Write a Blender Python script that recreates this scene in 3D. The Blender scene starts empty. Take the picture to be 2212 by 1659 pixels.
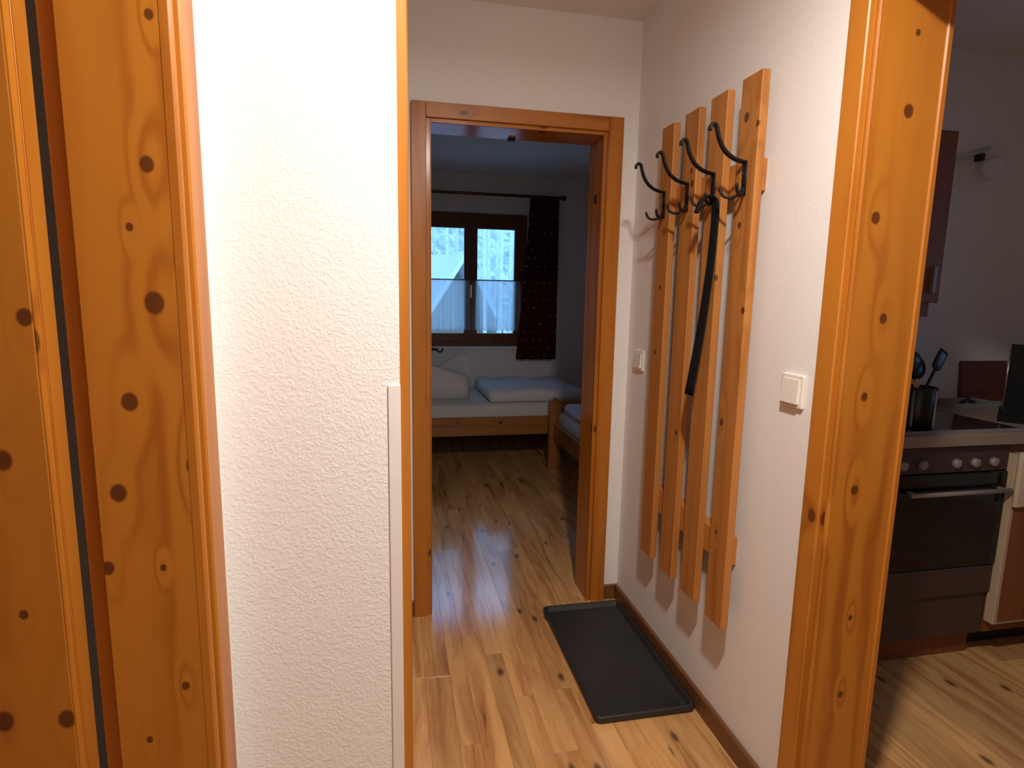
import bpy, bmesh, math, random
from mathutils import Vector, Matrix

random.seed(7)
scene = bpy.context.scene
C = scene.collection

# ---------------------------------------------------------------- camera
CAM_H = 1.32
YAW, PITCH, ROLL, FPX = 0.2029, 0.1493, 0.0182, 1256.76
fwd = Vector((math.sin(YAW) * math.cos(PITCH), math.cos(YAW) * math.cos(PITCH), -math.sin(PITCH)))
rgt0 = Vector((math.cos(YAW), -math.sin(YAW), 0))
up0 = rgt0.cross(fwd)
rgt = rgt0 * math.cos(ROLL) + up0 * math.sin(ROLL)
upv = -rgt0 * math.sin(ROLL) + up0 * math.cos(ROLL)
cam_data = bpy.data.cameras.new('camera')
cam = bpy.data.objects.new('camera', cam_data)
C.objects.link(cam)
m = Matrix.Identity(4)
m.col[0][:3] = rgt
m.col[1][:3] = upv
m.col[2][:3] = -fwd
m.col[3][:3] = (0, 0, CAM_H)
cam.matrix_world = m
cam_data.sensor_fit = 'HORIZONTAL'
cam_data.sensor_width = 36.0
cam_data.lens = 36.0 * FPX / 2212.0
cam_data.clip_start = 0.02
cam_data.clip_end = 300
scene.camera = cam

# ---------------------------------------------------------------- world, lights, exposure
world = bpy.data.worlds.new('overcast_sky')
scene.world = world
world.use_nodes = True
bg = world.node_tree.nodes['Background']
bg.inputs['Color'].default_value = (0.25, 0.52, 1.0, 1)
bg.inputs['Strength'].default_value = 3.3

LAMP = (0.36, 0.51, 2.268)
LAMP_W = 25.0        # bare bulb
LAMP_DOWN_W = 24.5   # what the white inside of the shade throws down
LAMP_COL = (1.0, 0.915, 0.83)

vs = scene.view_settings
vs.view_transform = 'Standard'
vs.look = 'None'
vs.exposure = 0.0
vs.gamma = 1.0
vs.use_curve_mapping = False

# ---------------------------------------------------------------- helpers
def tag(o, label=None, cat=None, group=None, kind=None):
    if label: o['label'] = label
    if cat: o['category'] = cat
    if group: o['group'] = group
    if kind: o['kind'] = kind
    return o

def empty(name, loc=(0, 0, 0), label=None, cat=None, group=None, kind=None):
    o = bpy.data.objects.new(name, None)
    C.objects.link(o)
    o.location = loc
    o.empty_display_size = 0.05
    return tag(o, label, cat, group, kind)

def world_loc(o):
    v = Vector(o.location)
    while o.parent:
        o = o.parent
        v = v + Vector(o.location)
    return v

def link(name, bm, mat, parent=None, smooth=False, loc=None):
    """bm is in world coordinates; the object gets an origin at loc (or at its parent's base)."""
    bmesh.ops.recalc_face_normals(bm, faces=bm.faces)
    base = world_loc(parent) if parent else Vector((0, 0, 0))
    origin = Vector(loc) if loc is not None else base
    if loc is None and parent is None:
        xs = [v.co for v in bm.verts]
        origin = Vector(((min(v.x for v in xs) + max(v.x for v in xs)) / 2,
                         (min(v.y for v in xs) + max(v.y for v in xs)) / 2, min(v.z for v in xs)))
    bmesh.ops.translate(bm, verts=bm.verts, vec=-origin)
    me = bpy.data.meshes.new(name)
    bm.to_mesh(me)
    bm.free()
    if smooth:
        for p in me.polygons: p.use_smooth = True
    me.materials.append(mat)
    o = bpy.data.objects.new(name, me)
    C.objects.link(o)
    o.location = origin - base
    if parent: o.parent = parent
    return o

def add_box(bm, x0, x1, y0, y1, z0, z1, bevel=0.0, seg=1):
    r = bmesh.ops.create_cube(bm, size=1.0)
    vs_ = r['verts']
    for v in vs_:
        v.co = Vector(((x0 + x1) / 2 + v.co.x * (x1 - x0), (y0 + y1) / 2 + v.co.y * (y1 - y0), (z0 + z1) / 2 + v.co.z * (z1 - z0)))
    if bevel > 0:
        es = list({e for v in vs_ for e in v.link_edges})
        bmesh.ops.bevel(bm, geom=es, offset=bevel, segments=seg, affect='EDGES', profile=0.5)
    return bm

def box(name, x0, x1, y0, y1, z0, z1, mat, parent=None, bevel=0.0, seg=1, smooth=False):
    return link(name, add_box(bmesh.new(), x0, x1, y0, y1, z0, z1, bevel, seg), mat, parent, smooth)

def boxes(name, lst, mat, parent=None):
    bm = bmesh.new()
    for b_ in lst: add_box(bm, *b_)
    return link(name, bm, mat, parent)

def add_sweep(bm, pts, aw, bw, side=None, n=10):
    """closed tube along pts; elliptical section, half-size aw along side, bw across."""
    pts = [Vector(p) for p in pts]
    k = len(pts)
    aw = aw if isinstance(aw, (list, tuple)) else [aw] * k
    bw = bw if isinstance(bw, (list, tuple)) else [bw] * k
    rings = []
    prev = None
    for i, p in enumerate(pts):
        t = (pts[min(i + 1, k - 1)] - pts[max(i - 1, 0)]).normalized()
        if side is not None:
            s = Vector(side) - t * Vector(side).dot(t)
        elif prev is None:
            a_ = Vector((0, 0, 1)) if abs(t.z) < .9 else Vector((1, 0, 0))
            s = a_ - t * a_.dot(t)
        else:
            s = prev - t * prev.dot(t)
        s.normalize()
        prev = s
        q = t.cross(s)
        rings.append([bm.verts.new(p + s * (aw[i] * math.cos(2 * math.pi * j / n)) + q * (bw[i] * math.sin(2 * math.pi * j / n))) for j in range(n)])
    for r0, r1 in zip(rings, rings[1:]):
        for j in range(n):
            bm.faces.new((r0[j], r0[(j + 1) % n], r1[(j + 1) % n], r1[j]))
    bm.faces.new(rings[0][::-1])
    bm.faces.new(rings[-1])
    return bm

def sweep(name, pts, aw, bw, mat, parent=None, side=None, n=10, smooth=True):
    return link(name, add_sweep(bmesh.new(), pts, aw, bw, side, n), mat, parent, smooth)

def spline(pts, n=6):
    """Catmull-Rom through pts"""
    P = [Vector(p) for p in pts]
    P = [P[0] * 2 - P[1]] + P + [P[-1] * 2 - P[-2]]
    out = []
    for i in range(1, len(P) - 2):
        for j in range(n):
            t = j / n
            a, b, c, d = P[i - 1], P[i], P[i + 1], P[i + 2]
            out.append(0.5 * ((2 * b) + (c - a) * t + (2 * a - 5 * b + 4 * c - d) * t * t + (3 * b - a - 3 * c + d) * t ** 3))
    out.append(P[-2])
    return out

def add_lathe(bm, prof, c, n=24, axis='z'):
    rings = []
    for r, h_ in prof:
        ring = []
        for j in range(n):
            a = 2 * math.pi * j / n
            u, v = r * math.cos(a), r * math.sin(a)
            co = {'z': (u, v, h_), 'y': (u, h_, v), 'x': (h_, u, v)}[axis]
            ring.append(bm.verts.new(Vector(c) + Vector(co)))
        rings.append(ring)
    for r0, r1 in zip(rings, rings[1:]):
        for j in range(n):
            bm.faces.new((r0[j], r0[(j + 1) % n], r1[(j + 1) % n], r1[j]))
    bm.faces.new(rings[0])
    bm.faces.new(rings[-1])
    return bm

def extrude_poly(bm, poly, axis, a0, a1):
    """poly: list of 2-D points in the two remaining axes (xyz order), extruded along axis."""
    def mk(p, a):
        return {'x': (a, p[0], p[1]), 'y': (p[0], a, p[1]), 'z': (p[0], p[1], a)}[axis]
    A = [bm.verts.new(mk(p, a0)) for p in poly]
    B = [bm.verts.new(mk(p, a1)) for p in poly]
    k = len(poly)
    for i in range(k):
        bm.faces.new((A[i], A[(i + 1) % k], B[(i + 1) % k], B[i]))
    bm.faces.new(A[::-1])
    bm.faces.new(B)
    return bm

# ---------------------------------------------------------------- materials
class NT:
    def __init__(self, name):
        self.mat = bpy.data.materials.new(name)
        self.mat.use_nodes = True
        self.t = self.mat.node_tree
        self.bsdf = self.t.nodes['Principled BSDF']
    def n(self, typ, **kw):
        nd = self.t.nodes.new(typ)
        for k, v in kw.items(): setattr(nd, k, v)
        return nd
    def put(self, sock, val):
        if hasattr(val, 'links') or isinstance(val, bpy.types.NodeSocket): self.t.links.new(val, sock)
        else: sock.default_value = val
    def math(self, op, a, b=0.0, c=0.0, clamp=False):
        nd = self.n('ShaderNodeMath', operation=op, use_clamp=clamp)
        self.put(nd.inputs[0], a); self.put(nd.inputs[1], b); self.put(nd.inputs[2], c)
        return nd.outputs[0]
    def vmath(self, op, a, b=(0, 0, 0)):
        nd = self.n('ShaderNodeVectorMath', operation=op)
        self.put(nd.inputs[0], a); self.put(nd.inputs[1], b)
        return nd.outputs['Value'] if op == 'LENGTH' else nd.outputs['Vector']
    def rng(self, v, a, b, c=0.0, d=1.0, smooth=True):
        nd = self.n('ShaderNodeMapRange')
        if smooth: nd.interpolation_type = 'SMOOTHSTEP'
        self.put(nd.inputs['Value'], v)
        for k, x in zip(('From Min', 'From Max', 'To Min', 'To Max'), (a, b, c, d)): nd.inputs[k].default_value = x
        return nd.outputs['Result']
    def mix(self, f, a, b):
        nd = self.n('ShaderNodeMix', data_type='RGBA')
        self.put(nd.inputs[0], f)
        self.put(nd.inputs[6], a if not isinstance(a, tuple) else (*a, 1)); self.put(nd.inputs[7], b if not isinstance(b, tuple) else (*b, 1))
        return nd.outputs[2]
    def noise(self, vec, scale, detail=2.0, rough=0.5):
        nd = self.n('ShaderNodeTexNoise')
        self.put(nd.inputs['Vector'], vec)
        nd.inputs['Scale'].default_value = scale; nd.inputs['Detail'].default_value = detail; nd.inputs['Roughness'].default_value = rough
        return nd.outputs['Fac']
    def voronoi(self, vec, scale):
        nd = self.n('ShaderNodeTexVoronoi', voronoi_dimensions='2D')
        self.put(nd.inputs['Vector'], vec); nd.inputs['Scale'].default_value = scale
        return nd
    def comb(self, x, y, z):
        nd = self.n('ShaderNodeCombineXYZ')
        for s, v in zip(nd.inputs, (x, y, z)): self.put(s, v)
        return nd.outputs[0]
    def pos(self):
        g = self.n('ShaderNodeNewGeometry').outputs['Position']
        s = self.n('ShaderNodeSeparateXYZ')
        self.t.links.new(g, s.inputs[0])
        return g, s.outputs[0], s.outputs[1], s.outputs[2]
    def rand(self):
        return self.n('ShaderNodeObjectInfo').outputs['Random']
    def bump(self, h_, strength=0.3, dist=0.002):
        nd = self.n('ShaderNodeBump')
        nd.inputs['Strength'].default_value = strength; nd.inputs['Distance'].default_value = dist
        self.put(nd.inputs['Height'], h_)
        self.t.links.new(nd.outputs[0], self.bsdf.inputs['Normal'])
    def set(self, **kw):
        for k, v in kw.items():
            s = self.bsdf.inputs[k.replace('_', ' ')]
            self.put(s, (*v, 1) if isinstance(v, tuple) and len(v) == 3 and s.type == 'RGBA' else v)
        return self

def plain(name, col, rough=0.5, metal=0.0, var=0.06, spec=0.5, scale=40.0):
    t = NT(name)
    g, x, y, z = t.pos()
    f = t.noise(g, scale, 3)
    dk = tuple(c * (1 - var) for c in col); lt = tuple(min(1, c * (1 + var)) for c in col)
    t.set(Base_Color=t.mix(f, dk, lt), Roughness=rough, Metallic=metal)
    t.bsdf.inputs['Specular IOR Level'].default_value = spec
    return t.mat

def plaster(name, col=(0.88, 0.86, 0.84), scale=150.0, strength=0.5, dist=0.0025):
    t = NT(name)
    g, x, y, z = t.pos()
    a = t.noise(g, scale, 2.5, 0.55)
    b_ = t.noise(g, scale * 0.3, 2, 0.5)
    blot = t.noise(g, 2.2, 2)
    hgt = t.math('ADD', t.rng(a, 0.38, 0.72), t.math('MULTIPLY', b_, 0.5))
    t.set(Base_Color=t.mix(blot, tuple(c * 0.97 for c in col), col), Roughness=0.92)
    t.bsdf.inputs['Specular IOR Level'].default_value = 0.15
    t.bump(hgt, strength, dist)
    return t.mat

def pine(name, axis='z', knots=(), light=(0.50, 0.182, 0.020), dark=(0.31, 0.085, 0.007), knotc=(0.085, 0.020, 0.005), rough=0.36, auto=True, freq=95.0):
    """varnished knotty pine; grain runs along axis; knots are (x, y, z, radius) in the room."""
    t = NT(name)
    g, x, y, z = t.pos()
    u, v = {'z': (t.math('ADD', x, t.math('MULTIPLY', y, 0.77)), z),
            'x': (t.math('ADD', z, t.math('MULTIPLY', y, 0.77)), x),
            'y': (t.math('ADD', x, t.math('MULTIPLY', z, 0.77)), y)}[axis]
    rnd = t.math('MULTIPLY', t.rand(), 31.0)
    warp = t.noise(t.comb(t.math('MULTIPLY', u, 9.0), t.math('MULTIPLY', v, 1.1), rnd), 1.0, 3)
    field = None
    core = None
    sc = {'z': (1, 1, 0.8), 'x': (0.8, 1, 1), 'y': (1, 0.8, 1)}[axis]
    halo_sc = {'z': (1, 1, 0.32), 'x': (0.32, 1, 1), 'y': (1, 0.32, 1)}[axis]
    for (kx, ky, kz, kr) in knots:
        d0 = t.vmath('SUBTRACT', g, (kx, ky, kz))
        d = t.vmath('LENGTH', t.vmath('MULTIPLY', d0, tuple(s / kr for s in sc)))
        dh = t.vmath('LENGTH', t.vmath('MULTIPLY', d0, tuple(s / kr for s in halo_sc)))
        c_ = t.rng(d, 0.75, 1.15, 1.0, 0.0)
        f_ = t.rng(dh, 0.4, 3.4, 1.0, 0.0)
        core = c_ if core is None else t.math('MAXIMUM', core, c_)
        field = f_ if field is None else t.math('ADD', field, f_)
    if auto:
        vo = t.voronoi(t.comb(t.math('MULTIPLY_ADD', u, 4.2, rnd), t.math('MULTIPLY_ADD', v, 2.3, rnd), 0.0), 1.0)
        c_ = t.rng(vo.outputs['Distance'], 0.028, 0.048, 0.9, 0.0)
        f_ = t.rng(vo.outputs['Distance'], 0.02, 0.22, 0.7, 0.0)
        core = c_ if core is None else t.math('MAXIMUM', core, c_)
        field = f_ if field is None else t.math('ADD', field, f_)
    ph = t.math('ADD', t.math('MULTIPLY', u, freq), t.math('MULTIPLY', warp, 16.0))
    if field is not None: ph = t.math('ADD', ph, t.math('MULTIPLY', field, 6.0))
    ring = t.math('ADD', t.math('MULTIPLY', t.math('SINE', ph), 0.5), 0.5)
    ring = t.math('POWER', ring, 2.4)
    amp = t.rng(t.noise(t.comb(t.math('MULTIPLY', u, 7.0), t.math('MULTIPLY', v, 0.8), t.math('ADD', rnd, 9.0)), 1.0, 2), 0.35, 0.7, 0.15, 0.85)
    fine = t.noise(t.comb(t.math('MULTIPLY', u, 420.0), t.math('MULTIPLY', v, 8.0), rnd), 1.0, 2)
    f = t.math('ADD', t.math('MULTIPLY', ring, amp), t.math('MULTIPLY', t.math('SUBTRACT', fine, 0.5), 0.28), clamp=True)
    col = t.mix(f, light, dark)
    tone = t.rng(t.rand(), 0.0, 1.0, 0.0, 0.30, False)
    col = t.mix(tone, col, dark)
    if core is not None: col = t.mix(t.math('MULTIPLY', core, 0.9), col, knotc)
    t.set(Base_Color=col, Roughness=rough)
    t.bsdf.inputs['Specular IOR Level'].default_value = 0.45
    t.bump(t.math('MULTIPLY', f, -1.0), 0.06, 0.0006)
    return t.mat

def floor_wood(name):
    t = NT(name)
    g, x, y, z = t.pos()
    rn = t.rand()
    rnd = t.math('MULTIPLY', rn, 53.0)
    u = t.math('ADD', x, 0.0); v = y
    warp = t.noise(t.comb(t.math('MULTIPLY', u, 6.0), t.math('MULTIPLY', v, 1.2), rnd), 1.0, 3, 0.55)
    streak = t.noise(t.comb(t.math('ADD', t.math('MULTIPLY', u, 30.0), t.math('MULTIPLY', warp, 5.0)), t.math('MULTIPLY', v, 1.7), rnd), 1.0, 4, 0.62)
    fine = t.noise(t.comb(t.math('MULTIPLY', u, 260.0), t.math('MULTIPLY', v, 7.0), rnd), 1.0, 2)
    blot = t.noise(t.comb(t.math('MULTIPLY', u, 9.0), t.math('MULTIPLY', v, 3.4), t.math('ADD', rnd, 4.0)), 1.0, 3)
    vo = t.voronoi(t.comb(t.math('ADD', t.math('MULTIPLY_ADD', u, 6.0, rnd), t.math('MULTIPLY', warp, 0.3)), t.math('MULTIPLY_ADD', v, 2.8, rnd), 0.0), 1.0)
    knot = t.rng(vo.outputs['Distance'], 0.02, 0.10, 1.0, 0.0)
    pick = t.rng(vo.outputs['Color'], 0.45, 0.5, 0.0, 1.0)
    knot = t.math('MULTIPLY', knot, pick)
    lt, mid, dk = (0.76, 0.410, 0.130), (0.49, 0.205, 0.052), (0.12, 0.038, 0.011)
    c1 = t.mix(t.rng(streak, 0.30, 0.62), mid, lt)
    crack = t.rng(streak, 0.27, 0.345, 0.85, 0.0)
    c2 = t.mix(crack, c1, dk)
    c3 = t.mix(t.rng(blot, 0.55, 0.8, 0.0, 0.55), c2, (0.30, 0.105, 0.036))
    c4 = t.mix(t.math('MULTIPLY', knot, 0.85), c3, (0.06, 0.019, 0.008))
    c5 = t.mix(t.math('MULTIPLY', fine, 0.22), c4, (0.18, 0.075, 0.024))
    hs = t.n('ShaderNodeHueSaturation')
    t.put(hs.inputs['Value'], t.rng(rn, 0, 1, 0.90, 1.20, False))
    hs.inputs['Saturation'].default_value = 0.95
    t.put(hs.inputs['Color'], c5)
    t.set(Base_Color=hs.outputs[0], Roughness=t.rng(streak, 0.2, 0.8, 0.15, 0.11, False))
    t.bsdf.inputs['Specular IOR Level'].default_value = 0.9
    t.bump(streak, 0.05, 0.0008)
    return t.mat

def cloth(name, col, rough=0.95, scale=14.0, strength=0.35, dist=0.012):
    t = NT(name)
    g, x, y, z = t.pos()
    f = t.noise(g, scale, 2)
    w = t.noise(g, 420, 1)
    t.set(Base_Color=t.mix(t.math('MULTIPLY', w, 0.4), col, tuple(c * 0.9 for c in col)), Roughness=rough)
    t.bsdf.inputs['Specular IOR Level'].default_value = 0.1
    t.bump(f, strength, dist)
    return t.mat

def curtain_mat():
    t = NT('red_printed_cotton')
    g, x, y, z = t.pos()
    # rows of small pale leaf sprigs, alternate rows shifted
    row = t.math('FLOOR', t.math('MULTIPLY', z, 13.5))
    sx = t.math('ADD', t.math('MULTIPLY', x, 17.0), t.math('MULTIPLY', row, 0.5))
    fu = t.math('SUBTRACT', t.math('FRACT', sx), 0.5)
    fv = t.math('SUBTRACT', t.math('FRACT', t.math('MULTIPLY', z, 13.5)), 0.5)
    wob = t.math('MULTIPLY', t.math('SUBTRACT', t.noise(g, 70, 2), 0.5), 1.6)
    du = t.math('ADD', t.math('MULTIPLY', fu, 1.5), t.math('ADD', t.math('MULTIPLY', fv, 0.9), wob))
    d = t.math('SQRT', t.math('ADD', t.math('MULTIPLY', du, du), t.math('MULTIPLY', fv, t.math('MULTIPLY', fv, 1.3))))
    m_ = t.math('MULTIPLY', t.rng(d, 0.07, 0.20, 0.8, 0.0), t.rng(t.noise(g, 23, 1), 0.42, 0.52, 0.15, 1.0))
    t.set(Base_Color=t.mix(m_, (0.13, 0.010, 0.016), (0.70, 0.64, 0.60)), Roughness=0.95)
    t.bsdf.inputs['Specular IOR Level'].default_value = 0.1
    return t.mat

def sheer_mat():
    t = NT('white_sheer_voile')
    g, x, y, z = t.pos()
    nt = t.t
    out = nt.nodes['Material Output']
    nt.nodes.remove(t.bsdf)
    dif = t.n('ShaderNodeBsdfDiffuse'); tr = t.n('ShaderNodeBsdfTranslucent'); tp = t.n('ShaderNodeBsdfTransparent')
    w = t.noise(g, 300, 1)
    c = t.mix(w, (0.91, 0.91, 0.91), (0.96, 0.96, 0.96))
    nt.links.new(c, dif.inputs[0]); nt.links.new(c, tr.inputs[0])
    m1 = t.n('ShaderNodeMixShader'); m1.inputs[0].default_value = 0.9
    nt.links.new(dif.outputs[0], m1.inputs[1]); nt.links.new(tr.outputs[0], m1.inputs[2])
    m2 = t.n('ShaderNodeMixShader'); m2.inputs[0].default_value = 0.30
    nt.links.new(m1.outputs[0], m2.inputs[1]); nt.links.new(tp.outputs[0], m2.inputs[2])
    nt.links.new(m2.outputs[0], out.inputs[0])
    return t.mat

def glass_mat():
    t = NT('window_glass')
    nt = t.t
    out = nt.nodes['Material Output']
    nt.nodes.remove(t.bsdf)
    tp = t.n('ShaderNodeBsdfTransparent'); gl = t.n('ShaderNodeBsdfGlossy')
    tp.inputs[0].default_value = (0.95, 0.98, 0.98, 1); gl.inputs['Roughness'].default_value = 0.02
    fr = t.n('ShaderNodeFresnel'); fr.inputs[0].default_value = 1.35
    mx = t.n('ShaderNodeMixShader')
    nt.links.new(fr.outputs[0], mx.inputs[0]); nt.links.new(tp.outputs[0], mx.inputs[1]); nt.links.new(gl.outputs[0], mx.inputs[2])
    nt.links.new(mx.outputs[0], out.inputs[0])
    return t.mat

M = {}
M['plaster_rough'] = plaster('textured_plaster', scale=175, strength=0.24, dist=0.003)
M['plaster_fine'] = plaster('fine_plaster', scale=210, strength=0.14, dist=0.002)
M['ceiling'] = plaster('ceiling_paint', scale=200, strength=0.12, dist=0.001)
M['pz'] = pine('pine_upright', 'z')
M['px'] = pine('pine_crosswise', 'x')
M['py'] = pine('pine_lengthwise', 'y')
LL = 0.90    # plane of the lining board of the doorway in the left wall
RL = 1.079   # plane of the lining board of the kitchen doorway
M['lin_left'] = pine('pine_lining_with_knots', 'z', [
    (-.307, LL, 1.675, .006), (-.322, LL, 1.487, .0095), (-.349, LL, 1.404, .005), (-.325, LL, 1.302, .0135), (-.289, LL, 1.324, .004),
    (-.366, LL, 1.163, .0115), (-.390, LL, 1.030, .0115), (-.288, LL, 1.067, .011), (-.412, LL, .917, .009), (-.339, LL, .912, .0045),
    (-.376, LL, .633, .005), (-.320, LL, .717, .006)], auto=False)
M['leaf'] = pine('pine_door_leaf_with_knots', 'z', [(-0.511, .869, 1.092, 0.0120), (-0.468, .869, 1.282, 0.0100), (-0.546, .869, 0.712, 0.0130), (-0.468, .869, 0.705, 0.0120), (-0.507, .869, 0.871, 0.0060)],
    auto=False)
M['lin_right'] = pine('pine_kitchen_lining_with_knots', 'z', [
    (1.043, RL, 1.711, .012), (1.045, RL, 1.861, .006), (.992, RL, 1.496, .011), (1.038, RL, 1.287, .0095), (1.012, RL, 1.116, .0085),
    (1.013, RL, .903, .0095), (1.04, RL, .591, .006), (1.036, RL, .395, .0075)], auto=False)
M['rack'] = pine('pine_coat_rack_boards', 'z', [
    (.905, 1.443, 1.790, .011), (.905, 1.392, 1.762, .007), (.905, 1.440, 1.518, .008), (.905, 1.395, 1.294, .008), (.905, 1.457, .979, .009), (.905, 1.442, .660, .006),
    (.905, 1.720, 1.712, .007), (.905, 1.712, 1.672, .010), (.905, 1.716, .888, .008), (.905, 1.896, 1.361, .007), (.905, 1.904, 1.136, .008), (.905, 1.540, 1.383, .008)],
    light=(0.51, 0.208, 0.048), dark=(0.34, 0.118, 0.020), rough=0.5, auto=False, freq=130)
M['dark_pine'] = pine('dark_stained_pine_x', 'x', light=(0.17, 0.060, 0.018), dark=(0.10, 0.032, 0.009), rough=0.35)
M['dark_pine_z'] = pine('dark_stained_pine_z', 'z', light=(0.17, 0.060, 0.018), dark=(0.10, 0.032, 0.009), rough=0.35)
M['skirt'] = pine('brown_skirting', 'y', light=(0.20, 0.085, 0.030), dark=(0.12, 0.045, 0.014), rough=0.4, auto=False)
M['bedpine_x'] = pine('bed_pine_x', 'x', [(.47, 4.295, .372, .010), (.80, 4.295, .362, .012)], auto=False, light=(0.42, 0.175, 0.050), dark=(0.28, 0.095, 0.022))
M['bedpine_y'] = pine('bed_pine_y', 'y', light=(0.42, 0.175, 0.050), dark=(0.28, 0.095, 0.022))
M['bedpine_z'] = pine('bed_pine_z', 'z', light=(0.42, 0.175, 0.050), dark=(0.28, 0.095, 0.022))
M['floor'] = floor_wood('rustic_oak_planks')
M['subfloor'] = plain('dark_subfloor', (0.06, 0.035, 0.02), 0.8)
M['iron'] = plain('black_wrought_iron', (0.007, 0.006, 0.006), 0.5, 0.0, spec=0.3)
M['rubber'] = plain('black_tray_plastic', (0.020, 0.021, 0.021), 0.5, scale=300)
M['black'] = plain('black_plastic', (0.010, 0.010, 0.011), 0.35)
M['switch'] = plain('white_switch_plastic', (0.82, 0.78, 0.72), 0.35, var=0.02)
M['strip'] = plain('smooth_white_plastic', (0.80, 0.77, 0.74), 0.7, var=0.02)
M['matte_black'] = plain('matte_black_plastic', (0.006, 0.006, 0.007), 0.75, spec=0.2)
M['steel'] = plain('brushed_steel', (0.5, 0.5, 0.52), 0.3, 1.0)
M['dullsteel'] = plain('dull_metal', (0.30, 0.27, 0.25), 0.5, 0.3)
M['white_metal'] = plain('white_enamel', (0.7, 0.7, 0.7), 0.4, var=0.03)
M['sheet'] = cloth('white_bed_linen', (0.78, 0.78, 0.80))
M['mattress'] = cloth('cream_fitted_sheet', (0.72, 0.70, 0.66), scale=9)
M['curtain'] = curtain_mat()
M['sheer'] = sheer_mat()
M['glass'] = glass_mat()
M['blackglass'] = plain('black_oven_glass', (0.006, 0.006, 0.007), 0.08)
M['hob'] = plain('dark_hob_glass', (0.015, 0.016, 0.02), 0.12)
M['cream'] = plain('cream_laminate_edge', (0.52, 0.40, 0.26), 0.55)
M['worktop'] = plain('beige_worktop', (0.30, 0.22, 0.16), 0.45, scale=90)
M['cabinet'] = pine('kitchen_front_wood', 'z', light=(0.24, 0.075, 0.020), dark=(0.17, 0.048, 0.011), rough=0.5, auto=False)
M['plinth'] = plain('black_plinth', (0.01, 0.008, 0.008), 0.6)
M['panel_brown'] = plain('dark_brown_panel', (0.060, 0.034, 0.026), 0.5)
M['board_red'] = pine('red_brown_board', 'x', light=(0.13, 0.028, 0.018), dark=(0.09, 0.018, 0.011), auto=False)
M['woodspoon'] = pine('pale_wood_spoon', 'z', light=(0.5, 0.30, 0.13), dark=(0.4, 0.22, 0.09), auto=False)

# ================================================================ the setting
XL, XR = -0.295, 0.965       # hall walls
Y1, YE = 1.06, 2.288         # wall facing the camera / end wall with the bedroom door
ZC = 2.382                   # ceiling
YB = 5.30                    # bedroom's far wall
S = dict(kind='structure')

fl = empty('floor', (1.3, 2.0, 0), **S)
box('subfloor', -2.4, 4.1, -1.4, 5.55, -0.10, -0.010, M['subfloor'], fl)
col_i = 0
x = -0.455
random.seed(21)
while x < 3.9:
    yy = -0.75 - random.random() * 0.8
    PW = random.choice((0.062, 0.070, 0.078, 0.086)) if -0.05 < x < 1.35 else (0.12 if x < 2.6 else 0.26)
    x1 = min(x + PW, 3.9)
    while yy < 5.3:
        L_ = random.choice((1.5, 1.3, 1.1))
        a_, b_ = max(yy, -1.2), min(yy + L_, 5.3)
        if b_ - a_ > 0.05:
            bm = bmesh.new()
            g_ = 0.0002
            zt = random.uniform(-0.0002, 0.0)
            add_box(bm, x + g_, x1 - g_, a_ + g_, b_ - g_, -0.010, zt, 0.0004)
            link('plank', bm, M['floor'], fl)
        yy += L_
    x += PW
box('floor_left_room', -2.3, -0.456, -1.3, 1.5, -0.009, 0.0, M['floor'], fl)

tag(boxes('ceiling', [(-2.4, 4.1, -1.4, 5.6, ZC, ZC + 0.12)], M['ceiling']), **S)

# left wall with a doorway (opening Y 0.08..0.90), the room behind it
tag(boxes('wall_left', [(-0.443, XL, 0.918, Y1 + 0.001, 0, ZC), (-0.45, XL, -1.2, 0.062, 0, ZC), (-0.45, XL, 0.062, 0.918, 1.975, ZC)], M['plaster_rough']), **S)
tag(boxes('wall_left_room', [(-2.4, -2.3, -1.3, 1.6, 0, ZC), (-2.3, -0.45, 1.5, 1.6, 0, ZC)], M['plaster_fine']), **S)
# core that juts into the hall: wall facing the camera and return with a door recess
XC = 0.011
tag(boxes('wall_corner', [(-0.45, XC, Y1, 1.155, 0, ZC), (-0.45, XC, 1.905, YE, 0, ZC), (-0.45, XC, 1.155, 1.905, 1.975, ZC), (-0.45, -0.16, 1.155, 1.905, 0, 1.975)], M['plaster_rough']), **S)
# end wall with the bedroom doorway
DX0, DX1, DZ = 0.127, 0.835, 1.965
tag(boxes('wall_end', [(-1.4, DX0, YE, 2.43, 0, ZC), (DX1, 2.3, YE, 2.43, 0, ZC), (DX0, DX1, YE, 2.43, DZ, ZC)], M['plaster_fine']), **S)
# right wall with the kitchen doorway (opening Y 0.22..1.079)
tag(boxes('wall_right', [(XR, 1.125, RL + 0.02, YE, 0, ZC), (XR, 1.125, -1.2, 0.20, 0, ZC), (XR, 1.125, 0.20, RL + 0.02, 1.975, ZC)], M['plaster_fine']), **S)
tag(boxes('wall_rear', [(-2.4, 4.1, -1.3, -1.2, 0, ZC)], M['plaster_fine']), **S)
tag(boxes('wall_kitchen_back', [(1.125, 4.0, 2.2, YE, 0, ZC)], M['plaster_fine']), **S)
tag(boxes('wall_kitchen_right', [(3.9, 4.0, -1.2, 0.1, 0, ZC), (3.9, 4.0, 0.9, 2.2, 0, ZC), (3.9, 4.0, 0.1, 0.9, 0, 1.1), (3.9, 4.0, 0.1, 0.9, 1.9, ZC)], M['plaster_fine']), **S)
WX0, WX1, WZ0, WZ1 = 0.15, 1.225, 0.85, 2.06
tag(boxes('wall_far', [(-1.4, WX0, YB, 5.52, 0, ZC), (WX1, 2.3, YB, 5.52, 0, ZC), (WX0, WX1, YB, 5.52, 0, WZ0), (WX0, WX1, YB, 5.52, WZ1, ZC)], M['plaster_fine']), **S)
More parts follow.
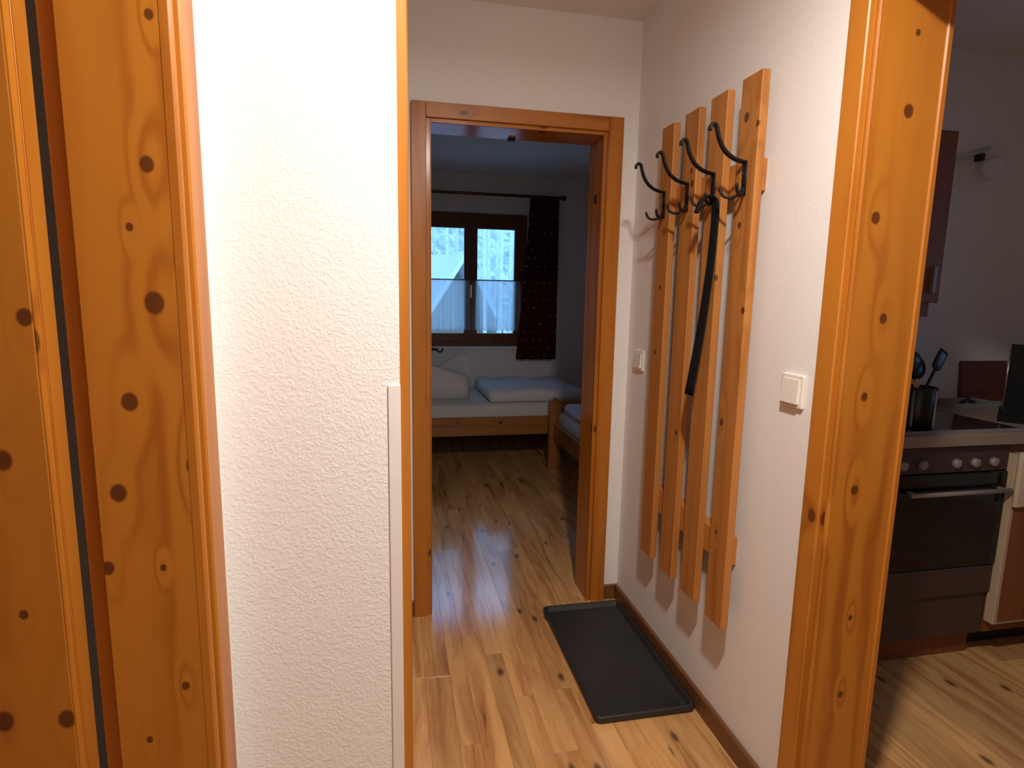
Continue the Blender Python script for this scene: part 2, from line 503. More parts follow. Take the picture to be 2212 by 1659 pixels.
tag(boxes('wall_bedroom_left', [(-1.4, -1.3, 2.43, YB, 0, ZC)], M['plaster_fine']), **S)
tag(boxes('wall_bedroom_right', [(2.2, 2.3, 2.43, YB, 0, ZC)], M['plaster_fine']), **S)

# ---- casing profile: s = distance from the lining plane along the wall, h = height off the wall
PROF = [(0.0, 0.0), (0.0, 0.011), (0.0025, 0.0145), (0.0065, 0.0155), (0.0105, 0.0145), (0.013, 0.011), (0.0135, 0.004),
        (0.026, 0.004), (0.0265, 0.0155), (0.029, 0.0185), (0.082, 0.0185), (0.086, 0.016), (0.087, 0.0)]

def casing_up(name, wx, sgn, y0, ysgn, z1, mat, parent, width=1.0):
    """upright casing on a wall in a plane x = wx (sgn: side it stands proud of), starting at y0 and running in ysgn"""
    return link(name, extrude_poly(bmesh.new(), [(wx + sgn * h_, y0 + ysgn * s * width) for s, h_ in PROF], 'z', 0, z1), mat, parent)

def casing_head(name, wx, sgn, z0, y0, y1, mat, parent):
    return link(name, extrude_poly(bmesh.new(), [(wx + sgn * h_, z0 + s) for s, h_ in PROF], 'y', y0, y1), mat, parent)

# doorway in the left wall, its leaf standing open in the room beyond
d3 = empty('door_3', (-0.37, 0.49, 0), **S)
box('lining', -0.418, -0.284, LL, LL + 0.018, 0, 1.975, M['lin_left'], d3, 0.0015)
box('rebate', -0.443, -0.418, LL + 0.014, LL + 0.018, 0, 1.975, M['pz'], d3)
box('lining', -0.45, -0.284, 0.062, 0.080, 0, 1.975, M['pz'], d3, 0.0015)
box('head_lining', -0.45, -0.284, 0.080, LL, 1.957, 1.975, M['py'], d3)
casing_up('casing', XL, 1, LL - 0.0006, 1, 2.04, M['pz'], d3)
casing_up('casing', XL, 1, 0.0806, -1, 2.04, M['pz'], d3)
casing_head('head_casing', XL, 1, 1.957, -0.007, 0.987, M['py'], d3)
lf = box('door_leaf', -1.24, -0.4585, 0.869, 0.883, 0.008, 1.945, M['leaf'], d3, 0.002, 2)
box('leaf_core', -1.23, -0.455, 0.883, 0.913, 0.008, 1.945, M['pz'], lf, 0.001)
for hz in (0.28, 1.82):
    bm = bmesh.new(); add_lathe(bm, [(0.006, hz - 0.04), (0.007, hz - 0.035), (0.007, hz + 0.035), (0.006, hz + 0.04)], (-0.447, 0.921, 0), 10)
    link('hinge', bm, M['steel'], lf, True)
box('edge_lip', -0.4587, -0.4570, 0.8695, 0.8825, 0.009, 1.944, M['pz'], lf)
box('edge_face', -0.4552, -0.4538, 0.8835, 0.9125, 0.009, 1.944, M['pz'], lf)
# hardly more than a finger-wide gap is left between leaf and lining

# door in the return wall beside the trim
d4 = empty('door_4', (0.0, 1.53, 0), **S)
casing_up('casing', XC, 1, 1.1475, -1, 2.04, M['pz'], d4)
casing_up('casing', XC, 1, 1.9125, 1, 2.04, M['pz'], d4)
casing_head('head_casing', XC, 1, 1.967, 1.1475, 1.9125, M['py'], d4)
for ya, yb in ((1.155, 1.173), (1.887, 1.905)):
    box('lining', -0.12, XC + 0.003, ya - 0.0078, yb, 0, 1.975, M['pz'], d4)
lf4 = box('door_leaf', -0.075, -0.035, 1.175, 1.885, 0.008, 1.957, M['pz'], d4, 0.002)
for za, zb in ((0.15, 0.9), (1.1, 1.82)):
    box('raised_panel', -0.035, -0.027, 1.29, 1.77, za, zb, M['pz'], lf4, 0.004)

# bedroom doorway
d1 = empty('door_1', (0.48, YE, 0), **S)
FY0 = YE - 0.020
M['gz'] = pine('glossy_pine_upright', 'z', rough=0.2)
M['gx'] = pine('glossy_pine_crosswise', 'x', rough=0.16)
CX0, CX1, CZ = 0.073, 0.8965, 2.019
box('casing', CX0, 0.127, FY0, YE, 0, CZ, M['pz'], d1, 0.002)
box('casing', 0.835, CX1, FY0, YE, 0, CZ, M['pz'], d1, 0.002)
box('head_casing', 0.127, 0.835, FY0 + 0.001, YE, DZ, CZ, M['px'], d1, 0.002)
for xa, xb in ((0.127, 0.144), (0.818, 0.835)):
    box('lining', xa, xb, FY0 + 0.012, 2.44, 0, 1.965, M['gz'], d1, 0.001)
    e_ = xa if xa > 0.5 else xb
    box('lining_edge', e_ - 0.0015, e_ + 0.0035 if xa > 0.5 else e_ + 0.0015, FY0 + 0.004, FY0 + 0.014, 0, 1.951, M['pz'], d1)
box('head_lining', 0.144, 0.818, FY0 + 0.012, 2.44, 1.950, 1.965, M['gx'], d1, 0.001)
box('lining_edge', 0.144, 0.818, FY0 + 0.004, FY0 + 0.014, 1.949, 1.953, M['px'], d1)
box('strike_plate', 0.8165, 0.8185, 2.335, 2.358, 1.70, 1.735, M['iron'], d1)
box('hinge_pin', 0.465, 0.492, 2.41, 2.44, 1.942, 1.951, M['iron'], d1)
box('casing', CX0, 0.127, 2.43, 2.448, 0, CZ, M['pz'], d1, 0.002)
box('casing', 0.835, CX1, 2.43, 2.448, 0, CZ, M['pz'], d1, 0.002)
box('head_casing', 0.127, 0.835, 2.43, 2.448, DZ, CZ, M['px'], d1, 0.002)

# kitchen doorway
d2 = empty('door_2', (1.04, 0.65, 0), **S)
box('lining', XR - 0.006, 1.125, RL, RL + 0.020, 0, 1.975, M['lin_right'], d2, 0.0015)
box('lining_lip', 1.112, 1.128, RL - 0.004, RL + 0.014, 0, 1.957, M['pz'], d2, 0.003)
box('lining', XR - 0.006, 1.125, 0.20, 0.22, 0, 1.975, M['pz'], d2, 0.0015)
box('head_lining', XR - 0.006, 1.125, 0.22, RL, 1.955, 1.975, M['py'], d2)
casing_up('casing', XR, -1, RL - 0.0006, 1, 2.04, M['pz'], d2, 0.95)
casing_up('casing', XR, -1, 0.2206, -1, 2.04, M['pz'], d2)
casing_head('head_casing', XR, -1, 1.955, 0.133, RL + 0.083, M['py'], d2)

# skirting boards
SK = 0.0653
def skirt(name, x0, x1, y0, y1):
    tag(box(name, x0, x1, y0, y1, 0, SK, M['skirt'], None, 0.003), **S)
skirt('baseboard_right', XR - 0.015, XR, 1.163, YE)
skirt('baseboard_end', CX1, XR - 0.015, YE - 0.014, YE)
skirt('baseboard_corner', XC + 0.0005, CX0, YE - 0.014, YE)
skirt('baseboard_far', -1.3, 2.2, YB - 0.014, YB)

# white corner strip on the lower half of the textured wall
tag(box('corner_strip', XC - 0.021, XC + 0.001, Y1 - 0.004, Y1 + 0.002, 0, 1.158, M['strip'], None, 0.0008),
    'smooth white flat strip on the lower corner of the textured wall', 'strip')

# ================================================================ hall objects
# ceiling lamp (out of frame) that lights the hall: bulb under an opaque enamel shade
lamp = empty('ceiling_lamp_offscreen', (LAMP[0], LAMP[1], ZC), 'white enamel ceiling lamp with open shade in the hallway', 'lamp')
bm = bmesh.new()
add_lathe(bm, [(0.012, ZC - 0.028), (0.055, ZC - 0.028), (0.108, LAMP[2] - 0.012), (0.111, LAMP[2] - 0.012), (0.058, ZC - 0.022), (0.050, ZC), (0.012, ZC)], (LAMP[0], LAMP[1], 0), 36)
link('lamp_shade', bm, M['white_metal'], lamp, True)
bm = bmesh.new(); bmesh.ops.create_uvsphere(bm, u_segments=16, v_segments=10, radius=0.022)
bmesh.ops.translate(bm, verts=bm.verts, vec=Vector(LAMP))
t = NT('glowing_bulb')
t.set(Base_Color=(0.8, 0.8, 0.8), Roughness=0.3, Emission_Color=LAMP_COL)
t.bsdf.inputs['Emission Strength'].default_value = 25.0
link('bulb_offscreen', bm, t.mat, lamp, True)
bm = bmesh.new(); add_lathe(bm, [(0.013, LAMP[2] + 0.015), (0.015, LAMP[2] + 0.03), (0.015, ZC - 0.02)], (LAMP[0], LAMP[1], 0), 14)
link('lamp_socket', bm, M['white_metal'], lamp, True)
ld = bpy.data.lights.new('hall_lamp_offscreen', 'POINT')
ld.shadow_soft_size = 0.036; ld.energy = LAMP_W; ld.color = LAMP_COL
lo = bpy.data.objects.new('hall_lamp_offscreen', ld); C.objects.link(lo); lo.location = LAMP
ld2 = bpy.data.lights.new('hall_lamp_shade_glow_offscreen', 'AREA')
ld2.shape = 'DISK'; ld2.size = 0.10; ld2.energy = LAMP_DOWN_W; ld2.color = LAMP_COL
lo2 = bpy.data.objects.new('hall_lamp_shade_glow_offscreen', ld2); C.objects.link(lo2); lo2.location = (LAMP[0], LAMP[1], LAMP[2] - 0.037)

# coat rack: four upright boards on two battens, four wrought hooks
BX = 0.905
BT = 0.023
BWID = 0.0872
BZ0, BZ1 = 0.389, 1.891
BY = [1.940, 1.780, 1.628, 1.474]    # far edge of each board
rk = empty('coat_rack', (BX, 1.66, BZ0), 'wall coat rack of four pine boards with black iron hooks', 'coat rack')
for y_ in BY:
    box('board', BX, BX + BT, y_ - BWID, y_, BZ0, BZ1, M['rack'], rk, 0.0025, 2)
M['rack_y'] = pine('pine_coat_rack_battens', 'y', light=(0.51, 0.208, 0.048), dark=(0.34, 0.118, 0.020), rough=0.5)
for z0, z1 in ((1.607, 1.690), (0.562, 0.648)):
    box('batten', BX + BT, XR - 0.0005, 1.425, 1.905, z0, z1, M['rack_y'], rk, 0.002)

def hook(yc):
    x0 = BX
    h_ = sweep('hook', [(x0 - 0.002, yc, 1.592), (x0 - 0.002, yc, 1.635), (x0 - 0.003, yc, 1.678)], 0.0105, 0.0035, M['iron'], rk, side=(0, 1, 0), n=8)
    arm = spline([(x0 - 0.002, yc, 1.676), (x0 - 0.022, yc, 1.679), (x0 - 0.044, yc, 1.687), (x0 - 0.066, yc, 1.704), (x0 - 0.082, yc, 1.731), (x0 - 0.090, yc, 1.757), (x0 - 0.0985, yc, 1.764), (x0 - 0.107, yc, 1.757), (x0 - 0.108, yc, 1.747)], 4)
    k = len(arm)
    w = [0.0105 - 0.0040 * i / (k - 1) for i in range(k)]
    sweep('upper_arm', arm, w, 0.0046, M['iron'], h_, side=(0, 1, 0), n=8)
    for s in (-1, 1):
        pr = spline([(x0 - 0.003, yc + s * 0.002, 1.612), (x0 - 0.010, yc + s * 0.010, 1.596), (x0 - 0.024, yc + s * 0.022, 1.589), (x0 - 0.040, yc + s * 0.034, 1.596), (x0 - 0.047, yc + s * 0.040, 1.615)], 4)
        sweep('lower_prong', pr, [0.0042] * (len(pr) - 1) + [0.0028], [0.0042] * (len(pr) - 1) + [0.0028], M['iron'], h_, n=8)
    bm = bmesh.new(); bmesh.ops.create_uvsphere(bm, u_segments=8, v_segments=6, radius=0.004)
    bmesh.ops.translate(bm, verts=bm.verts, vec=Vector((x0 - 0.005, yc, 1.645)))
    link('screw', bm, M['iron'], h_, True)
for y_ in BY: hook(y_ - BWID / 2)

# long black shoehorn hanging from the third hook
hy = 1.550
sp = spline([(.838, hy, 1.562), (.850, hy, 1.592), (.867, hy, 1.6065), (.886, hy, 1.603), (.8955, hy, 1.580), (.8950, hy, 1.485), (.889, hy, 1.383), (.874, hy, 1.225), (.850, hy, 1.043)], 6)
k = len(sp)
wd = []
for i in range(k):
    f = i / (k - 1)
    wd.append(0.011 + 0.008 * min(1, f / 0.5) + 0.007 * max(0, (f - 0.5) / 0.5))
tag(sweep('shoehorn', sp, wd, [0.006 - 0.0035 * i / (k - 1) for i in range(k)], M['matte_black'], None, side=(0, 1, 0), n=12),
    'long black shoehorn hanging from a hook of the coat rack', 'shoehorn')

# light switches
def light_switch(yc, zc, label, s=0.082):
    e_ = empty('light_switch', (XR, yc, zc - s / 2), label, 'light switch')
    box('frame', XR - 0.009, XR, yc - s / 2, yc + s / 2, zc - s / 2, zc + s / 2, M['switch'], e_, 0.004, 3)
    q = s * 0.36
    bm = bmesh.new()
    extrude_poly(bm, [(XR - 0.008, zc - q), (XR - 0.0165, zc - q), (XR - 0.0125, zc + q), (XR - 0.008, zc + q)], 'y', yc - q, yc + q)
    link('rocker', bm, M['switch'], e_)
light_switch(1.245, 1.104, 'white rocker light switch next to the kitchen door casing')
light_switch(2.160, 1.078, 'white light switch between coat rack and bedroom door')

# boot tray
TX0, TX1, TY0, TY1 = 0.606, 0.947, 1.546, 2.222
tr = empty('boot_tray', ((TX0 + TX1) / 2, (TY0 + TY1) / 2, 0), 'black plastic boot tray on the floor below the coat rack', 'tray')
def rrect(ins, z, r, n=4):
    x0, x1, y0, y1 = TX0 + ins, TX1 - ins, TY0 + ins, TY1 - ins
    r = max(r - ins * 0.4, 0.003)
    pts = []
    for cx, cy, a0 in ((x1 - r, y1 - r, 0), (x0 + r, y1 - r, 90), (x0 + r, y0 + r, 180), (x1 - r, y0 + r, 270)):
        for j in range(n + 1):
            a = math.radians(a0 + 90 * j / n)
            pts.append((cx + r * math.cos(a), cy + r * math.sin(a), z))
    return pts
bm = bmesh.new()
loops = []
for ins, z in ((0.006, 0.0002), (0.002, 0.004), (0.0, 0.018), (0.0006, 0.0225), (0.004, 0.0255), (0.009, 0.0255), (0.0125, 0.0225), (0.017, 0.007), (0.020, 0.0050)):
    loops.append([bm.verts.new(p) for p in rrect(ins, z, 0.018)])
for l0, l1 in zip(loops, loops[1:]):
    k = len(l0)
    for i in range(k): bm.faces.new((l0[i], l0[(i + 1) % k], l1[(i + 1) % k], l1[i]))
bm.faces.new(loops[0][::-1]); bm.faces.new(loops[-1])
link('tray_body', bm, M['rubber'], tr, True)
bm = bmesh.new()
for i in range(6):
    for j in range(13):
        cx = TX0 + 0.062 + i * (TX1 - TX0 - 0.124) / 5 + (0.010 if j % 2 else -0.010)
        cy = TY0 + 0.065 + j * (TY1 - TY0 - 0.13) / 12
        r_ = bmesh.ops.create_cone(bm, cap_ends=True, segments=8, radius1=0.0042, radius2=0.0022, depth=0.003)
        bmesh.ops.translate(bm, verts=r_['verts'], vec=Vector((cx, cy, 0.0062)))
tag(link('nubs', bm, M['rubber'], tr), kind='stuff')

# ================================================================ bedroom
# window
w1 = empty('window_1', (0.69, 5.43, WZ0), **S)
WY0, WY1 = 5.395, 5.45
wood = M['dark_pine_z']; woodx = M['dark_pine']
def frame4(name, x0, x1, z0, z1, t_, y0, y1, parent, tb=None):
    tb = tb or t_
    bm = bmesh.new()
    for b_ in ((x0, x0 + t_, y0, y1, z0, z1), (x1 - t_, x1, y0, y1, z0, z1), (x0 + t_, x1 - t_, y0, y1, z0, z0 + tb), (x0 + t_, x1 - t_, y0, y1, z1 - t_, z1)):
        add_box(bm, *b_, 0.003)
    return link(name, bm, wood, parent)
frame4('window_frame', 0.135, 1.240, 0.835, 2.075, 0.096, WY0 + 0.012, WY1, w1)
for i, (x0, x1) in enumerate(((0.208, 0.7045), (0.7055, 1.172))):
    s_ = frame4('sash', x0, x1, 0.90, 1.985, 0.060, WY0, WY1 - 0.012, w1, 0.075)
    box('pane', x0 + 0.055, x1 - 0.055, 5.420, 5.426, 0.970, 1.930, M['glass'], s_)
box('window_handle', 0.695, 0.715, WY0 - 0.03, WY0, 1.30, 1.42, M['steel'], w1, 0.003)
tag(box('window_sill', WX0, WX1, YB - 0.012, 5.40, WZ0 - 0.02, WZ0 + 0.006, M['plaster_fine'], None, 0.003), **S)
# kitchen's window, off to the right
w2 = empty('window_2', (3.95, 0.7, 0.9), **S)
bm = bmesh.new()
for b_ in ((3.93, 3.97, 0.1, 0.16, 1.1, 1.9), (3.93, 3.97, 0.84, 0.9, 1.1, 1.9), (3.93, 3.97, 0.16, 0.84, 1.1, 1.16), (3.93, 3.97, 0.16, 0.84, 1.84, 1.9)):
    add_box(bm, *b_)
link('window_frame', bm, wood, w2)
box('pane', 3.947, 3.953, 0.16, 0.84, 1.16, 1.84, M['glass'], w2)

# wavy cloths
def drape(name, x_of, y0, z0, z1, nz, waves, depth, mat, parent=None, thick=0.002, hem=0.0, nx=72):
    bm = bmesh.new()
    grid = []
    for j in range(nz + 1):
        f = j / nz
        xa, xb = x_of(f)
        row = []
        for i in range(nx + 1):
            u = i / nx
            ph = u * waves * 2 * math.pi
            yv = y0 + depth * (0.35 + 0.65 * f) * (math.sin(ph) + 0.35 * math.sin(2.3 * ph + 1.0 + f))
            zz = z1 + (z0 - z1) * f
            if j == nz: zz += hem * (0.5 + 0.5 * math.sin(u * waves * 4 * math.pi))
            row.append(bm.verts.new((xa + (xb - xa) * u, yv, zz)))
        grid.append(row)
    for j in range(nz):
        for i in range(nx):
            bm.faces.new((grid[j][i], grid[j][i + 1], grid[j + 1][i + 1], grid[j + 1][i]))
    bmesh.ops.solidify(bm, geom=list(bm.faces), thickness=thick)
    return link(name, bm, mat, parent, True)

cr = empty('curtain_rod', (0.7, 5.23, 2.19), 'dark wooden curtain rod above the bedroom window', 'curtain rod')
sweep('rod', [(-0.15, 5.215, 2.20), (1.50, 5.215, 2.20)], 0.013, 0.013, M['dark_pine'], cr, n=12)
bm = bmesh.new(); add_lathe(bm, [(0.012, 1.49), (0.021, 1.50), (0.024, 1.515), (0.021, 1.53), (0.008, 1.54)], (0, 5.215, 2.20), 12, 'x')
link('finial', bm, M['dark_pine'], cr, True)
for bx in (0.02, 1.475):
    box('rod_bracket', bx - 0.012, bx + 0.012, 5.215, YB, 2.185, 2.21, M['dark_pine'], cr, 0.002)
cu = drape('curtain', lambda f: (1.212 - 0.105 * f ** 1.2, 1.478 + 0.006 * f), 5.222, 0.748, 2.192, 24, 4.5, 0.020, M['curtain'], None, 0.003)
tag(cu, 'dark red curtain with small pale sprigs beside the bedroom window', 'curtain')

for (xa, xb, lab) in ((0.205, 0.690, 'white sheer cafe curtain in front of the roof view'), (0.725, 1.165, 'white sheer cafe curtain beside the red curtain')):
    cc = empty('cafe_curtain', ((xa + xb) / 2, 5.375, 0.99), lab, 'curtain', 'sheer cafe curtains on the bedroom window')
    drape('sheer_cloth', lambda f, xa=xa, xb=xb: (xa - 0.012 * f, xb + 0.018 * f), 5.372, 0.995, 1.462, 8, 7.0, 0.013, M['sheer'], cc, 0.0008, 0.016)
    sweep('cafe_rod', [(xa - 0.01, 5.372, 1.463), (xb + 0.01, 5.372, 1.463)], 0.006, 0.006, M['steel'], cc, n=8)

# beds
def post(name, x0, x1, y0, y1, h_, mat, parent):
    bm = bmesh.new()
    w = x1 - x0
    poly = [(x0, 0), (x1, 0), (x1, h_ - w * 0.35), (x1 - w * 0.12, h_ - w * 0.12), (x1 - w * 0.32, h_), (x0 + w * 0.32, h_), (x0 + w * 0.12, h_ - w * 0.12), (x0, h_ - w * 0.35)]
    extrude_poly(bm, poly, 'y', y0, y1)
    return link(name, bm, mat, parent)

b1 = empty('bed', (0.5, 4.8, 0), 'pine bed along the wall below the bedroom window', 'bed')
B1X0, B1X1 = -0.52, 1.56
box('side_rail', B1X0, B1X1, 4.295, 4.325, 0.262, 0.405, M['bedpine_x'], b1, 0.004)
box('side_rail', B1X0, B1X1, 5.225, 5.255, 0.262, 0.405, M['bedpine_x'], b1, 0.004)
for xa in (B1X0, B1X1 - 0.03):
    box('end_rail', xa, xa + 0.03, 4.325, 5.225, 0.262, 0.405, M['bedpine_y'], b1, 0.004)
for xa in (B1X0 + 0.03, B1X1 - 0.09):
    for ya in (4.325, 5.165): box('leg', xa, xa + 0.06, ya, ya + 0.06, 0, 0.290, M['bedpine_z'], b1, 0.004)
for i in range(12):
    xa = B1X0 + 0.1 + i * 0.16
    box('slat', xa, xa + 0.07, 4.325, 5.225, 0.29, 0.305, M['bedpine_y'], b1)

def soft_box(name, x0, x1, y0, y1, z0, z1, mat, bev, label=None, cat=None, seg=4, parent=None, wob=0.0, cuts=10):
    bm = bmesh.new()
    add_box(bm, x0, x1, y0, y1, z0, z1, bev, seg)
    if wob:
        bmesh.ops.subdivide_edges(bm, edges=[e for e in bm.edges if e.calc_length() > 0.15], cuts=cuts, use_grid_fill=True)
        for v in bm.verts:
            if v.co.z > z0 + 0.02:
                v.co.z += wob * (math.sin(v.co.x * 17 + v.co.y * 9) + 0.6 * math.sin(v.co.y * 23 - v.co.x * 11))
                v.co.x += wob * 0.6 * math.sin(v.co.y * 19)
    o = link(name, bm, mat, parent, True)
    return tag(o, label, cat)

soft_box('mattress', B1X0 + 0.035, B1X1 - 0.035, 4.326, 5.224, 0.304, 0.500, M['mattress'], 0.045, 'white sheeted mattress on the bed below the window', 'mattress')
soft_box('duvet', 0.715, 1.50, 4.36, 5.16, 0.4995, 0.600, M['sheet'], 0.045, 'flat white folded duvet on the bed below the window', 'duvet', wob=0.006)

# upright pillow with a chopped top: front edge slopes down, the back corner stands up in a point
def lerp_tab(tab, x):
    for (x0, v0), (x1, v1) in zip(tab, tab[1:]):
        if x <= x1:
            f = (x - x0) / (x1 - x0)
            return v0 + (v1 - v0) * f
    return tab[-1][1]
ZF = [(-0.06, .72), (0.06, .80), (0.20, .815), (0.295, .785), (0.42, .742), (0.52, .705), (0.565, .690), (0.60, .66)]
ZBK = [(-0.06, .70), (0.06, .74), (0.20, .735), (0.37, .755), (0.46, .808), (0.545, .872), (0.575, .855), (0.60, .74)]
bm = bmesh.new()
rings = []
NXP = 26
for i in range(NXP + 1):
    x_ = -0.06 + 0.66 * i / NXP
    t_ = i / NXP
    e_ = max(0.0, 1 - abs(2 * t_ - 1) ** 5) ** 0.5
    zf, zb = lerp_tab(ZF, x_), lerp_tab(ZBK, x_)
    yf, yb = 4.585 - 0.085 * e_, 4.66 + 0.085 * e_
    ym = (yf + yb) / 2
    bow = 0.030 * e_
    sec = [(ym - .02, .4965), (yf + .045, .4975), (yf + .004, .53), (yf - bow, .53 + (zf - .53) * .35), (yf - bow * .6, .53 + (zf - .53) * .75), (yf + .012, zf - .012), (yf + .022, zf),
           (yf + .034, zf - .008), (yf * .6 + yb * .4, min(zf, zb) - .035 * e_), (yf * .25 + yb * .75, zb - .05 * e_), (yb - .030, zb - .010), (yb - .02, zb), (yb - .008, zb - .012), (yb + bow * .6, .53 + (zb - .53) * .7), (yb + bow, .53 + (zb - .53) * .3), (yb - .004, .53), (yb - .045, .4975)]
    rings.append([bm.verts.new((x_, y_, z_)) for y_, z_ in sec])
for r0, r1 in zip(rings, rings[1:]):
    k = len(r0)
    for j in range(k): bm.faces.new((r0[j], r0[(j + 1) % k], r1[(j + 1) % k], r1[j]))
bm.faces.new(rings[0][::-1]); bm.faces.new(rings[-1])
tag(link('pillow', bm, M['sheet'], None, True), 'white pillow set upright with a pointed corner on the bed', 'pillow')

b2 = empty('bed', (1.62, 3.4, 0), 'pine bed with rounded corner posts standing along the right bedroom wall', 'bed')
for ya, yb in ((4.205, 4.262), (2.47, 2.527)):
    post('post', 1.166, 1.256, ya, yb, 0.556, M['bedpine_z'], b2)
    post('post', 2.075, 2.165, ya, yb, 0.556, M['bedpine_z'], b2)
    box('head_rail', 1.256, 2.075, ya + 0.012, yb - 0.012, 0.475, 0.540, M['bedpine_x'], b2, 0.005)
    box('end_rail', 1.256, 2.075, ya + 0.012, yb - 0.012, 0.25, 0.37, M['bedpine_x'], b2, 0.005)
for xa in (1.196, 2.12):
    box('side_rail', xa, xa + 0.028, 2.527, 4.205, 0.240, 0.372, M['bedpine_y'], b2, 0.004)
for i in range(10):
    ya = 2.60 + i * 0.165
    box('slat', 1.224, 2.12, ya, ya + 0.07, 0.286, 0.301, M['bedpine_x'], b2)
soft_box('mattress', 1.226, 2.11, 2.545, 4.195, 0.300, 0.462, M['mattress'], 0.04, 'white sheeted mattress on the bed with rounded posts', 'mattress')
soft_box('duvet', 1.232, 2.10, 2.60, 4.10, 0.4615, 0.540, M['sheet'], 0.04, 'white duvet spread over the bed with rounded posts', 'duvet', wob=0.005)

# small bent bracket of a bedside lamp on the far wall
wb = empty('wall_bracket', (0.34, YB, 0.83), 'small black bent metal bracket on the wall below the window', 'bracket')
sweep('bracket_arm', spline([(0.20, 5.285, 0.838), (0.33, 5.27, 0.838), (0.395, 5.265, 0.836)], 4), 0.009, 0.009, M['iron'], wb, n=8)
sweep('bracket_curl', spline([(0.392, 5.265, 0.830), (0.412, 5.265, 0.812), (0.436, 5.265, 0.828), (0.436, 5.265, 0.850)], 4), 0.006, 0.006, M['iron'], wb, n=8)
box('wall_plate', 0.18, 0.22, 5.28, YB, 0.80, 0.875, M['iron'], wb, 0.003)

# ================================================================ kitchen
KF = 1.62     # plane of the oven front
wt = box('worktop', 1.14, 3.4, 1.595, 2.2, 0.838, 0.880, M['worktop'], None, 0.003)
tag(wt, 'long beige kitchen worktop with a pale front edge', 'worktop')
ov = empty('oven', (1.9, KF, 0.0), 'built-in black glass oven under the kitchen worktop', 'oven')
OX0, OX1 = 1.545, 2.150
box('oven_body', OX0, OX1, KF + 0.012, 2.19, 0.105, 0.837, M['panel_brown'], ov)
box('control_panel', OX0, OX1, KF, KF + 0.012, 0.738, 0.832, M['panel_brown'], ov, 0.002)
for kx in (1.62, 1.70, 1.78, 1.92, 2.00, 2.08):
    bm = bmesh.new(); add_lathe(bm, [(0.012, KF - 0.016), (0.016, KF - 0.012), (0.018, KF)], (kx, 0, 0.772), 14, 'y')
    link('knob', bm, M['dullsteel'], ov, True)
dr_ = box('oven_door', OX0, OX1, KF - 0.006, KF + 0.012, 0.382, 0.735, M['blackglass'], ov, 0.003)
sweep('handle', [(1.715, KF - 0.035, 0.674), (2.135, KF - 0.035, 0.674)], 0.008, 0.008, M['dullsteel'], dr_, n=10)
for hx in (1.735, 2.115):
    box('handle_post', hx - 0.006, hx + 0.006, KF - 0.034, KF - 0.005, 0.668, 0.680, M['dullsteel'], dr_)
box('drawer_front', OX0, OX1, KF - 0.002, KF + 0.012, 0.272, 0.378, M['panel_brown'], ov, 0.002)
box('toe_panel', OX0, OX1, 1.675, 1.69, 0.0, 0.268, M['cabinet'], ov)

bc = empty('base_cabinet', (2.5, 1.62, 0), 'kitchen base cabinet with red-brown front and pale cream edges', 'cabinet')
box('cabinet_body', 2.156, 3.40, 1.63, 2.19, 0.105, 0.837, M['cabinet'], bc)
for xa, xb in ((2.150, 2.60), (2.606, 3.0), (3.006, 3.40)):
    box('door_edge', xa, xb, 1.592, 1.628, 0.155, 0.800, M['cream'], bc, 0.002)
    box('door', xa + 0.016, xb - 0.012, 1.588, 1.592, 0.168, 0.790, M['cabinet'], bc)
box('plinth', 2.156, 3.40, 1.72, 1.735, 0.0, 0.105, M['plinth'], bc)
bm = bmesh.new()
add_box(bm, 2.143, 2.235, 1.570, 1.587, 0.612, 0.812, 0.006, 2)
tag(link('dishcloth', bm, cloth('cream_dishcloth', (0.62, 0.50, 0.33), scale=30), None, True), 'cream dishcloth hanging at the corner of the base cabinet', 'cloth')

uc = empty('wall_cabinet', (1.6, 2.0, 1.32), 'dark brown wall cabinet hanging above the kitchen worktop', 'cabinet')
box('cabinet_body', 1.14, 2.010, 1.872, 2.2, 1.325, 1.940, M['cabinet'], uc)
for xa, xb in ((1.145, 1.575), (1.581, 2.016)):
    d_ = box('door', xa, xb, 1.852, 1.871, 1.325, 1.940, M['cabinet'], uc, 0.002)
    box('handle', xb - 0.05, xb - 0.035, 1.835, 1.853, 1.36, 1.46, M['dullsteel'], d_, 0.002)
box('valance', 1.14, 1.999, 1.875, 1.895, 1.272, 1.326, M['cabinet'], uc)

ck = empty('cooktop', (1.9, 1.87, 0.88), 'dark glass cooktop with metal rim set in the worktop', 'cooktop')
box('glass_plate', 1.60, 2.21, 1.635, 2.08, 0.878, 0.886, M['hob'], ck, 0.002)
bm = bmesh.new()
for b_ in ((1.590, 1.600, 1.625, 2.09), (2.21, 2.22, 1.625, 2.09), (1.600, 2.21, 1.625, 1.635), (1.600, 2.21, 2.08, 2.09)):
    add_box(bm, *b_, 0.878, 0.8875)
link('rim', bm, M['dullsteel'], ck)

